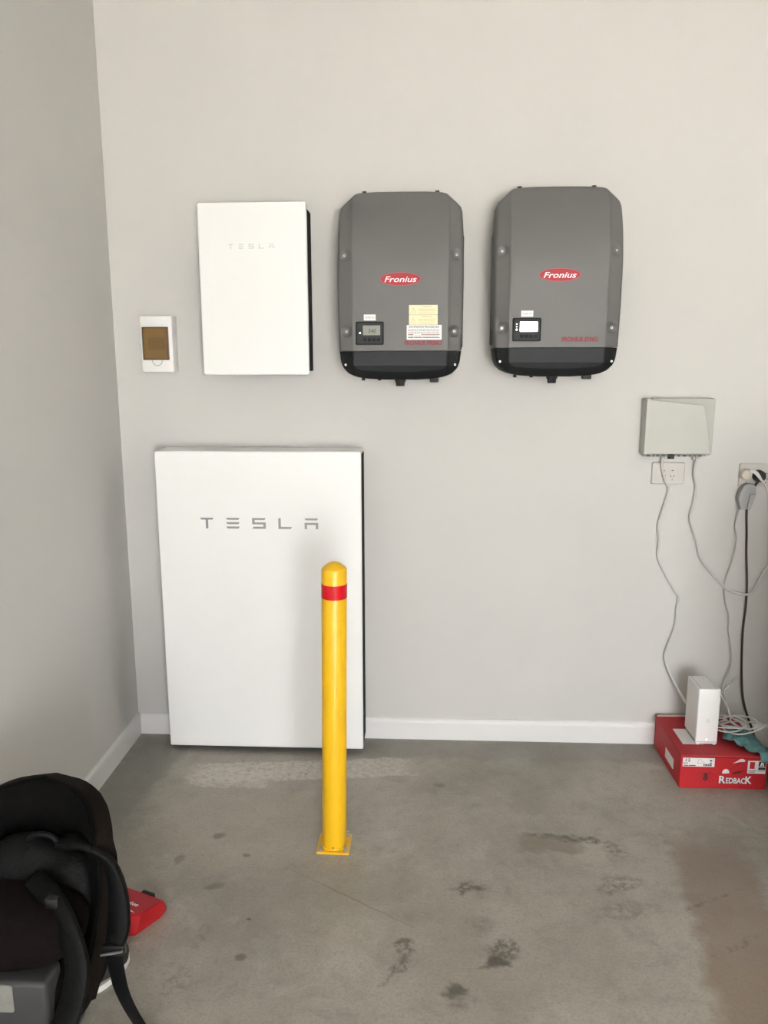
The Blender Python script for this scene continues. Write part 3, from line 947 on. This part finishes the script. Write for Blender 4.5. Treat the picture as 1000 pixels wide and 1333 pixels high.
lines_obj('small_print', [(0.010, 0.026, 0.0855, 0.0885), (0.028, 0.052, 0.0855, 0.0885), (0.100, 0.108, 0.104, 0.109), (0.100, 0.107, 0.0955, 0.0995),
                          (0.079, 0.0825, 0.0855, 0.0935), (0.084, 0.086, 0.0855, 0.0935), (0.087, 0.0915, 0.0855, 0.0935), (0.093, 0.0945, 0.0855, 0.0935),
                          (0.0955, 0.100, 0.0855, 0.0935), (0.102, 0.107, 0.0855, 0.0935)], -0.0006, 'black_print', lb)
boot = [(0.058, 0.0965), (0.082, 0.0965), (0.082, 0.0995), (0.072, 0.103), (0.070, 0.1105), (0.062, 0.1105), (0.0605, 0.103), (0.058, 0.100), (0.058, 0.0965)]
mesh_obj('boot_drawing', tube_bm([(a, -0.0007, b) for a, b in boot], 0.0006, 4, 1, None, False), 'grey_print', lb)
# spider emblem
bm = prism_bm(ellipse(0.089, 0.040, 0.0085, 0.0115, 16), 0.0006, -0.0005)
prism_bm(ellipse(0.089, 0.0555, 0.0052, 0.0062, 14), 0.0006, -0.0005, bm)
for sx in (-1, 1):
    for k, (ax, az, bx_, bz) in enumerate(((0.012, 0.068, 0.020, 0.060), (0.019, 0.062, 0.031, 0.050), (0.018, 0.044, 0.030, 0.030), (0.012, 0.034, 0.021, 0.015))):
        tube_bm([(0.089 + sx * 0.004, 0.0, 0.050 - 0.002 * k), (0.089 + sx * ax, 0.0, az), (0.089 + sx * bx_, 0.0, bz)], 0.0012, 4, 1, bm, False)
mesh_obj('spider_emblem', bm, 'spider', t)
# brand lettering on a dark outline
r0 = text_obj('lettering_shadow', 'R', 0.1375, 0.1605, 0.0195, -0.0004, 'spider', t, 0.030, 0, 0.07)
text_obj('lettering_shadow', 'EDBAC', 0.1595, 0.2285, 0.0195, -0.0004, 'spider', t, 0.0240, 0, 0.07)
text_obj('lettering_shadow', 'K', 0.2265, 0.2505, 0.0195, -0.0004, 'spider', t, 0.030, 0, 0.07)
text_obj('lettering', 'R', 0.1365, 0.1590, 0.0215, -0.0010, 'white_print', t, 0.0285, 0, 0.03)
text_obj('lettering', 'EDBAC', 0.1605, 0.2270, 0.0215, -0.0010, 'white_print', t, 0.0215, 0, 0.02)
text_obj('lettering', 'K', 0.2275, 0.2500, 0.0215, -0.0010, 'white_print', t, 0.0285, 0, 0.03)
mesh_obj('cap_emblem', prism_bm([(0.146, 0.058), (0.170, 0.060), (0.169, 0.069), (0.164, 0.0745), (0.156, 0.076), (0.149, 0.072), (0.146, 0.065)], 0.0005, -0.0006), 'label', t)
mesh_obj('web_print', tube_bm([(0.160, 0.0003, 0.066), (0.185, 0.0003, 0.085), (0.214, 0.0003, 0.103)], 0.0010, 4, 1, None, False), 'spider', t)
mesh_obj('smudge_print', prism_bm([(0.178, 0.056), (0.205, 0.060), (0.222, 0.072), (0.200, 0.069), (0.184, 0.064)], 0.0005, -0.0004), 'spider', t)
mesh_obj('torn_patch', prism_bm([(0.180, 0.098), (0.196, 0.102), (0.203, 0.104), (0.220, 0.1045), (0.222, 0.111), (0.214, 0.1155), (0.204, 0.115), (0.195, 0.107)], 0.0005, -0.0006), 'label', t)
sl = mesh_obj('safety_label', box_bm((0.232, -0.0006, 0.061), (0.294, 0.001, 0.109)), 'label', t)
mesh_obj('red_square', box_bm((0.239, -0.0010, 0.079), (0.256, -0.0004, 0.105)), 'cardboard', sl)
bm = box_bm((0.269, -0.0010, 0.088), (0.293, -0.0004, 0.107))
box_bm((0.269, -0.0010, 0.076), (0.293, -0.0004, 0.085), bm=bm)
mesh_obj('black_panel', bm, 'black_print', sl)
mesh_obj('figure_mark', prism_bm([(0.274, 0.0895), (0.279, 0.0895), (0.281, 0.097), (0.283, 0.0895), (0.288, 0.0895), (0.285, 0.1035), (0.277, 0.1035)], -0.0008, -0.0014), 'label', sl)
lines_obj('small_print', [(0.236, 0.262, 0.070, 0.073), (0.236, 0.258, 0.065, 0.068), (0.268, 0.292, 0.070, 0.073)], -0.0006, 'grey_print', sl)
mesh_obj('side_label', box_bm((-0.0016, 0.075, 0.030), (0.001, 0.170, 0.068)), 'label', t)
mesh_obj('top_paper', box_bm((0.030, 0.080, BH), (0.105, 0.200, BH + 0.0008)), 'label', t)

# ------------------------------------------------------------------ modem
t = thing('modem', 'white upright modem standing on the red boot box', 'modem', (1.884, -0.262, BH + 0.0008))
MW, MD, MH = 0.076, 0.128, 0.212
mesh_obj('foot_base', box_bm((0.003, 0.003, 0), (MW - 0.003, MD - 0.003, 0.013), 0.003), 'seam', t, True)
mesh_obj('front_panel', box_bm((0, 0, 0.004), (MW, 0.012, MH), 0.003, 3), 'modem', t, True)
mesh_obj('case', box_bm((0.0008, 0.0125, 0.0115), (MW - 0.0008, MD, MH - 0.001), 0.002, 2), 'modem_side', t)
mesh_obj('top_seam', box_bm((0.009, 0.013, MH - 0.0014), (0.0105, MD - 0.001, MH - 0.0007)), 'seam', t)
mesh_obj('top_seam', box_bm((MW - 0.0105, 0.013, MH - 0.0014), (MW - 0.009, MD - 0.001, MH - 0.0007)), 'seam', t)
mesh_obj('foot', box_bm((0.004, 0.002, 0.0), (0.014, 0.012, 0.0045)), 'modem', t)
mesh_obj('foot', box_bm((MW - 0.014, 0.002, 0.0), (MW - 0.004, 0.012, 0.0045)), 'modem', t)
mesh_obj('base_groove', box_bm((0.003, -0.0003, 0.0105), (MW - 0.003, 0.002, 0.0120)), 'seam', t)
mesh_obj('status_light', cyl_bm((0.038, 0.0005, 0.0205), (0.038, -0.0006, 0.0205), 0.0020, n=10), 'led', t)
mesh_obj('emblem', prism_bm(ellipse(0.038, 0.093, 0.007, 0.008, 20), 0.0005, -0.0004), 'modem_side', t)

# coiled lead behind and beside the modem
pts = [(1.962, -0.190, 0.185), (1.985, -0.185, 0.300), (2.005, -0.150, 0.285), (2.040, -0.130, 0.235), (2.058, -0.130, 0.185), (2.045, -0.135, 0.160), (2.010, -0.150, 0.165)]
pts = [(1.955, -0.150, 0.285), (1.985, -0.150, 0.285), (2.015, -0.150, 0.255), (2.040, -0.150, 0.205), (2.045, -0.150, 0.170), (2.015, -0.155, 0.160), (1.985, -0.16, 0.158)]
rnd = random.Random(3)
for k in range(46):
    a = k * 2 * math.pi / 9.0 + 2.2
    rx = 0.052 + 0.026 * math.sin(k * 0.31) + rnd.uniform(-.005, .005)
    ry = 0.048 + 0.012 * math.cos(k * 0.23) + rnd.uniform(-.005, .005)
    cx = 2.045 + 0.030 * math.sin(k * 0.17 + 1)
    pts.append((cx + rx * math.cos(a), -0.175 + ry * math.sin(a), 0.152 + 0.016 * (0.5 + 0.5 * math.sin(a * 1.13 + k * 0.2)) + 0.0004 * k))
pts = [(x, y, max(z, BH + 0.0045)) for x, y, z in pts]
tag(mesh_obj('coiled_lead', tube_bm(pts, 0.0030, 7, 5), 'cable_white', None, True), 'coiled white lead lying beside the modem on the red box', 'cable')
pts = [(1.965, -0.105, 0.150), (1.995, -0.060, 0.175), (2.030, -0.030, 0.205), (2.075, -0.022, 0.245), (2.118, -0.020, 0.290)]
tag(mesh_obj('data_cable', tube_bm(pts, 0.0028, 7), 'cable_white', None, True), 'short white lead rising along the wall from behind the modem', 'cable')

# teal cloth thrown over the right front corner of the box
bm = bmesh.new()
NX, NY = 56, 44
grid = []
for j in range(NY + 1):
    row = []
    for i in range(NX + 1):
        a, b = i / NX, j / NY
        # a runs to the right, b to the wall
        left = 2.085 - 0.095 * min(1, b / 0.55) + 0.045 * max(0, b - 0.6) / 0.4 + 0.012 * noise.noise((b * 6, 1, 0))
        x = left + a * (2.250 - left)
        yb = -0.352 - 0.02 * a + 0.012 * noise.noise((a * 5, 7, 0))
        y = yb + b * (-0.150 - yb)
        n1 = noise.noise((x * 26, y * 26, 3.1)) + 0.7 * noise.noise((x * 62, y * 62, 1.7))
        z = BH + 0.010 + 0.015 * n1 + 0.010 * math.sin(b * math.pi)
        over = max(0, x - 2.104) + max(0, BY0 - 0.001 - y) * 1.5
        z -= min(over * 1.1, 0.115)
        row.append(bm.verts.new((x, y, max(z, BH + 0.002 if over <= 0 else 0.006))))
    grid.append(row)
for j in range(NY):
    for i in range(NX):
        bm.faces.new((grid[j][i], grid[j][i + 1], grid[j + 1][i + 1], grid[j + 1][i]))
cl = mesh_obj('cloth', bm, 'teal', None, True, 80)
sm = cl.modifiers.new('thickness', 'SOLIDIFY')
sm.thickness = 0.0025
sm.offset = 1
tag(cl, 'crumpled teal cloth draped over the corner of the red boot box', 'cloth')

# ------------------------------------------------------------------ child car seat
SX = 0.040
t = thing('child_car_seat', 'black and brown padded child car seat standing beside the left wall', 'car seat', (SX, -1.56, 0))
BASE = Vector((SX, -1.56, 0))


def back_hw(wv):
    pts = [(0, 0.150), (0.25, 0.176), (0.5, 0.186), (0.66, 0.178), (0.78, 0.160), (0.87, 0.134), (0.93, 0.105), (0.97, 0.072), (0.99, 0.042), (1.0, 0.008)]
    for (a, x), (b, y) in zip(pts, pts[1:]):
        if wv <= b:
            return x + (y - x) * (wv - a) / (b - a)
    return pts[-1][1]


def back_point(s, wv, off, shrink=0.0):
    hw = max(0.002, back_hw(wv) - shrink)
    up = Vector((0, 0.33, 0.944))
    fw = Vector((0, -0.944, 0.33))
    p = Vector((0, 0.065, 0.150)) + up * (wv * 0.437 - shrink * (wv > 0.9) * (wv - 0.9) * 10)
    p.x = s * hw
    wing = 0.105 * abs(s) ** 2.6 * min(1, (1 - wv) * 3.5 + 0.12)
    return p + fw * (wing + off)


def back_bm(front, rear, shrink=0.0, nu=36, nv=30, puff=0.0):
    bm = bmesh.new()
    fr, rr = [], []
    for j in range(nv + 1):
        wv = 1 - (1 - j / nv) ** 1.6
        fr.append([bm.verts.new(back_point(2 * i / nu - 1, wv, front + puff * (1 - abs(2 * i / nu - 1) ** 4) * (1 - abs(2 * wv - 1) ** 4), shrink)) for i in range(nu + 1)])
        rr.append([bm.verts.new(back_point(2 * i / nu - 1, wv, rear * (1 - 0.25 * abs(2 * i / nu - 1) ** 3), shrink * 0.5)
                                + Vector((0.022 * (2 * i / nu - 1) ** 3 if rear < 0 else 0, 0, 0))) for i in range(nu + 1)])
    for g in (fr, rr):
        for a, b in zip(g, g[1:]):
            for i in range(nu):
                bm.faces.new((a[i], a[i + 1], b[i + 1], b[i]))
    ring_f = fr[0] + [r[-1] for r in fr[1:]] + fr[-1][-2::-1] + [r[0] for r in fr[-2:0:-1]]
    ring_r = rr[0] + [r[-1] for r in rr[1:]] + rr[-1][-2::-1] + [r[0] for r in rr[-2:0:-1]]
    n = len(ring_f)
    for k in range(n):
        bm.faces.new((ring_f[k], ring_f[(k + 1) % n], ring_r[(k + 1) % n], ring_r[k]))
    return bm


mesh_obj('back_shell', back_bm(0.0, -0.055), 'fabric_brown', t, True, 60)
mesh_obj('back_pad', back_bm(0.012, 0.002, 0.004, puff=0.010), 'fabric_black', t, True, 60)
edge = [back_point(-1, k / 24, 0.004) for k in range(2, 24)] + [back_point(s / 6, 1.0, 0.004) for s in range(-5, 6)] + [back_point(1, k / 24, 0.004) for k in range(23, 1, -1)]
mesh_obj('piping', tube_bm(edge, 0.0042, 6, 2), 'fabric_black', t, True)
mesh_obj('seat_cushion', pad_bm((0.0, -0.015, 0.362), (0.172, 0.092, 0.072), 0.75, 0.75, (math.radians(-8), 0, 0), wrinkle=0.006, wscale=9), 'fabric_maroon', t, True, 80)
bs = mesh_obj('base', box_bm((-0.150, -0.095, 0.0), (0.085, 0.150, 0.270), 0.02, 3), 'seat_plastic', t, True)
mesh_obj('side_bolster', pad_bm((0.125, 0.035, 0.215), (0.040, 0.120, 0.075), 0.7, 0.7, (0, 0, 0), 32, 18, 0.004, 12), 'fabric_black', t, True, 80)
mesh_obj('side_bolster', pad_bm((-0.135, 0.035, 0.230), (0.045, 0.120, 0.080), 0.7, 0.7, (0, 0, 0), 32, 18, 0.004, 12), 'fabric_black', t, True, 80)
lab = mesh_obj('rating_label', prism_bm(rrect(-0.030, 0.062, 0.240, 0.300, 0.006), -0.100, -0.1115), 'seat_label', bs)
mesh_obj('front_lip', box_bm((-0.150, -0.110, 0.200), (0.128, -0.040, 0.305), 0.010, 3), 'seat_plastic', t, True)

# ------------------------------------------------------------------ backpack
t = thing('backpack', 'limp black backpack with buckled straps slumped in the car seat', 'backpack', (0.09, -1.50, 0.25))
O = Vector((0.09, -1.50, 0.25))
rel = lambda ps: [Vector(p) - O for p in ps]
mesh_obj('bag', pad_bm(Vector((0.075, -1.482, 0.375)) - O, (0.135, 0.058, 0.105), 0.7, 0.75, (math.radians(-18), math.radians(8), 0), 56, 34, 0.016, 9), 'nylon', t, True, 80)
mesh_obj('front_pocket', pad_bm(Vector((0.100, -1.540, 0.335)) - O, (0.085, 0.032, 0.075), 0.7, 0.8, (math.radians(-18), 0, math.radians(10)), 44, 26, 0.012, 14), 'nylon', t, True, 80)
# right shoulder strap: padded, then ladder-lock buckle, then loose webbing to the floor
pad_path = [(0.120, -1.46, 0.475), (0.175, -1.47, 0.478), (0.222, -1.485, 0.440), (0.243, -1.50, 0.380), (0.250, -1.515, 0.320), (0.247, -1.525, 0.285)]
sp = mesh_obj('shoulder_strap', ribbon_bm(rel(pad_path), [Vector(v) for v in ((0.3, -1, 0.2), (0.5, -0.9, 0.1), (0.8, -0.5, 0.1), (1, -0.25, 0), (1, -0.2, 0), (1, -0.2, 0))],
                                          [0.050, 0.062, 0.066, 0.066, 0.064, 0.050], 0.016), 'nylon', t, True, 70)
bk = mesh_obj('buckle', box_bm(Vector((0.224, -1.541, 0.262)) - O, Vector((0.274, -1.525, 0.286)) - O, 0.003), 'buckle', t, True)
mesh_obj('buckle_bar', tube_bm(rel([(0.225, -1.545, 0.268), (0.272, -1.545, 0.278)]), 0.003, 8, 1), 'chrome', bk, True)
web = [(0.249, -1.533, 0.284), (0.252, -1.535, 0.235), (0.257, -1.530, 0.175), (0.268, -1.515, 0.110), (0.284, -1.500, 0.050), (0.300, -1.500, 0.010), (0.325, -1.525, 0.004), (0.36, -1.56, 0.004)]
mesh_obj('webbing', ribbon_bm(rel(web), (1, -0.25, 0.0), [0.040, 0.040, 0.039, 0.038, 0.036, 0.036, 0.036], 0.0024), 'webbing', t, True, 70)
# left strap looping down over the cushion
pl = [(0.090, -1.535, 0.435), (0.140, -1.580, 0.440), (0.192, -1.620, 0.405), (0.225, -1.650, 0.335), (0.218, -1.672, 0.265), (0.196, -1.695, 0.205), (0.172, -1.705, 0.165)]
mesh_obj('shoulder_strap', ribbon_bm(rel(pl), [Vector(v) for v in ((1, 0, 0.4), (1, -0.2, 0.2), (1, -0.3, 0.1), (1, -0.3, 0), (1, -0.3, 0), (1, -0.2, 0), (1, -0.1, 0))],
                                     [0.038, 0.045, 0.052, 0.054, 0.052, 0.048], 0.013), 'nylon', t, True, 70)
bk = mesh_obj('buckle', box_bm(Vector((0.150, -1.612, 0.425)) - O, Vector((0.176, -1.586, 0.446)) - O, 0.003), 'buckle', t, True)
mesh_obj('grab_loop', tube_bm(rel([(0.045, -1.475, 0.472), (0.070, -1.480, 0.500), (0.105, -1.480, 0.500), (0.125, -1.475, 0.475)]), 0.006, 8), 'webbing', t, True)

# ------------------------------------------------------------------ red package and shoe behind the seat
t = thing('tool_package', 'red packaging with white script lettering on floor behind the car seat', 'package', (0.15, -1.10, 0))
O = Vector((0.15, -1.10, 0))
top = [(0.160, -1.150), (0.186, -1.118), (0.200, -1.100), (0.199, -1.092), (0.060, -1.035), (0.010, -1.085), (0.100, -1.165)]
bot = [(0.143, -1.157), (0.186, -1.088), (0.193, -1.058), (0.190, -1.040), (0.060, -1.020), (0.010, -1.080), (0.090, -1.165)]
bm = bmesh.new()
vt = [bm.verts.new(Vector((x, y, 0.060)) - O) for x, y in top]
vb = [bm.verts.new(Vector((x, y, 0.0)) - O) for x, y in bot]
n = len(vt)
for k in range(n):
    bm.faces.new((vb[k], vb[(k + 1) % n], vt[(k + 1) % n], vt[k]))
bm.faces.new(vt)
bm.faces.new(vb[::-1])
bmesh.ops.bevel(bm, geom=[e for e in bm.edges if e.verts[0].co.z > 0.03 and e.verts[1].co.z > 0.03], offset=0.003, segments=2, affect='EDGES')
mesh_obj('carton', bm, 'red_case', t, True, 30)
c = sum((Vector((x, y, 0)) for x, y in top), Vector()) / n
bm = bmesh.new()
vt = [bm.verts.new(Vector((x, y, 0.060)) + (c - Vector((x, y, 0))) * 0.06 - O) for x, y in top]
f = bm.faces.new(vt)
r = bmesh.ops.extrude_face_region(bm, geom=[f])
for g in r['geom']:
    if isinstance(g, bmesh.types.BMVert):
        g.co.z += 0.0012
mesh_obj('lid', bm, 'red_case_top', t)
cp = mesh_obj('clasp', box_bm((-0.020, -0.006, -0.010), (0.020, 0.005, 0.006), 0.002), 'black', t)
cp.location = Vector((0.150, -1.066, 0.056)) - O
cp.rotation_euler = (0, 0, math.radians(-22))
lt = text_obj('lettering', 'Milwaukee', 0, 0.085, 0, 0, 'white_print', t, 0.012, 0.35, 0.0)
lt.location = Vector((0.060, -1.093, 0.0614)) - O
lt.rotation_euler = (math.radians(-90), 0, math.radians(-22))
bm = bmesh.new()
prism_bm([(0, 0), (0.03, -0.004), (0.026, 0.002), (0.055, 0.0), (0.02, 0.009), (0.024, 0.004)], 0, -0.0005, bm)
bo = mesh_obj('bolt_mark', bm, 'white_print', t)
bo.location = Vector((0.090, -1.128, 0.0614)) - O
bo.rotation_euler = (math.radians(-90), 0, math.radians(-22))

t = thing('shoe', 'dark olive-grey shoe with white sole half hidden behind the hanging strap', 'shoe', (0.115, -1.30, 0), math.radians(62))
bm = pad_bm((0, 0, 0.040), (0.075, 0.036, 0.038), 0.75, 0.8, (0, math.radians(6), 0), 40, 22, 0.004, 20)
mesh_obj('upper', bm, 'shoe', t, True, 80)
bm = bmesh.new()
f = bm.faces.new([bm.verts.new((0.078 * math.cos(a) * (1 if math.cos(a) > 0 else 0.98), (0.037 - 0.006 * math.cos(a)) * math.sin(a), 0)) for a in [2 * math.pi * k / 36 for k in range(36)]])
r = bmesh.ops.extrude_face_region(bm, geom=[f])
for g in r['geom']:
    if isinstance(g, bmesh.types.BMVert):
        g.co.z = 0.016
mesh_obj('sole', bm, 'sole', t, True, 40)
mesh_obj('tongue', pad_bm((0.012, 0, 0.078), (0.030, 0.022, 0.010), 0.8, 0.8, (0, math.radians(-15), 0), 24, 12, 0.002, 30), 'sole', t, True, 80)
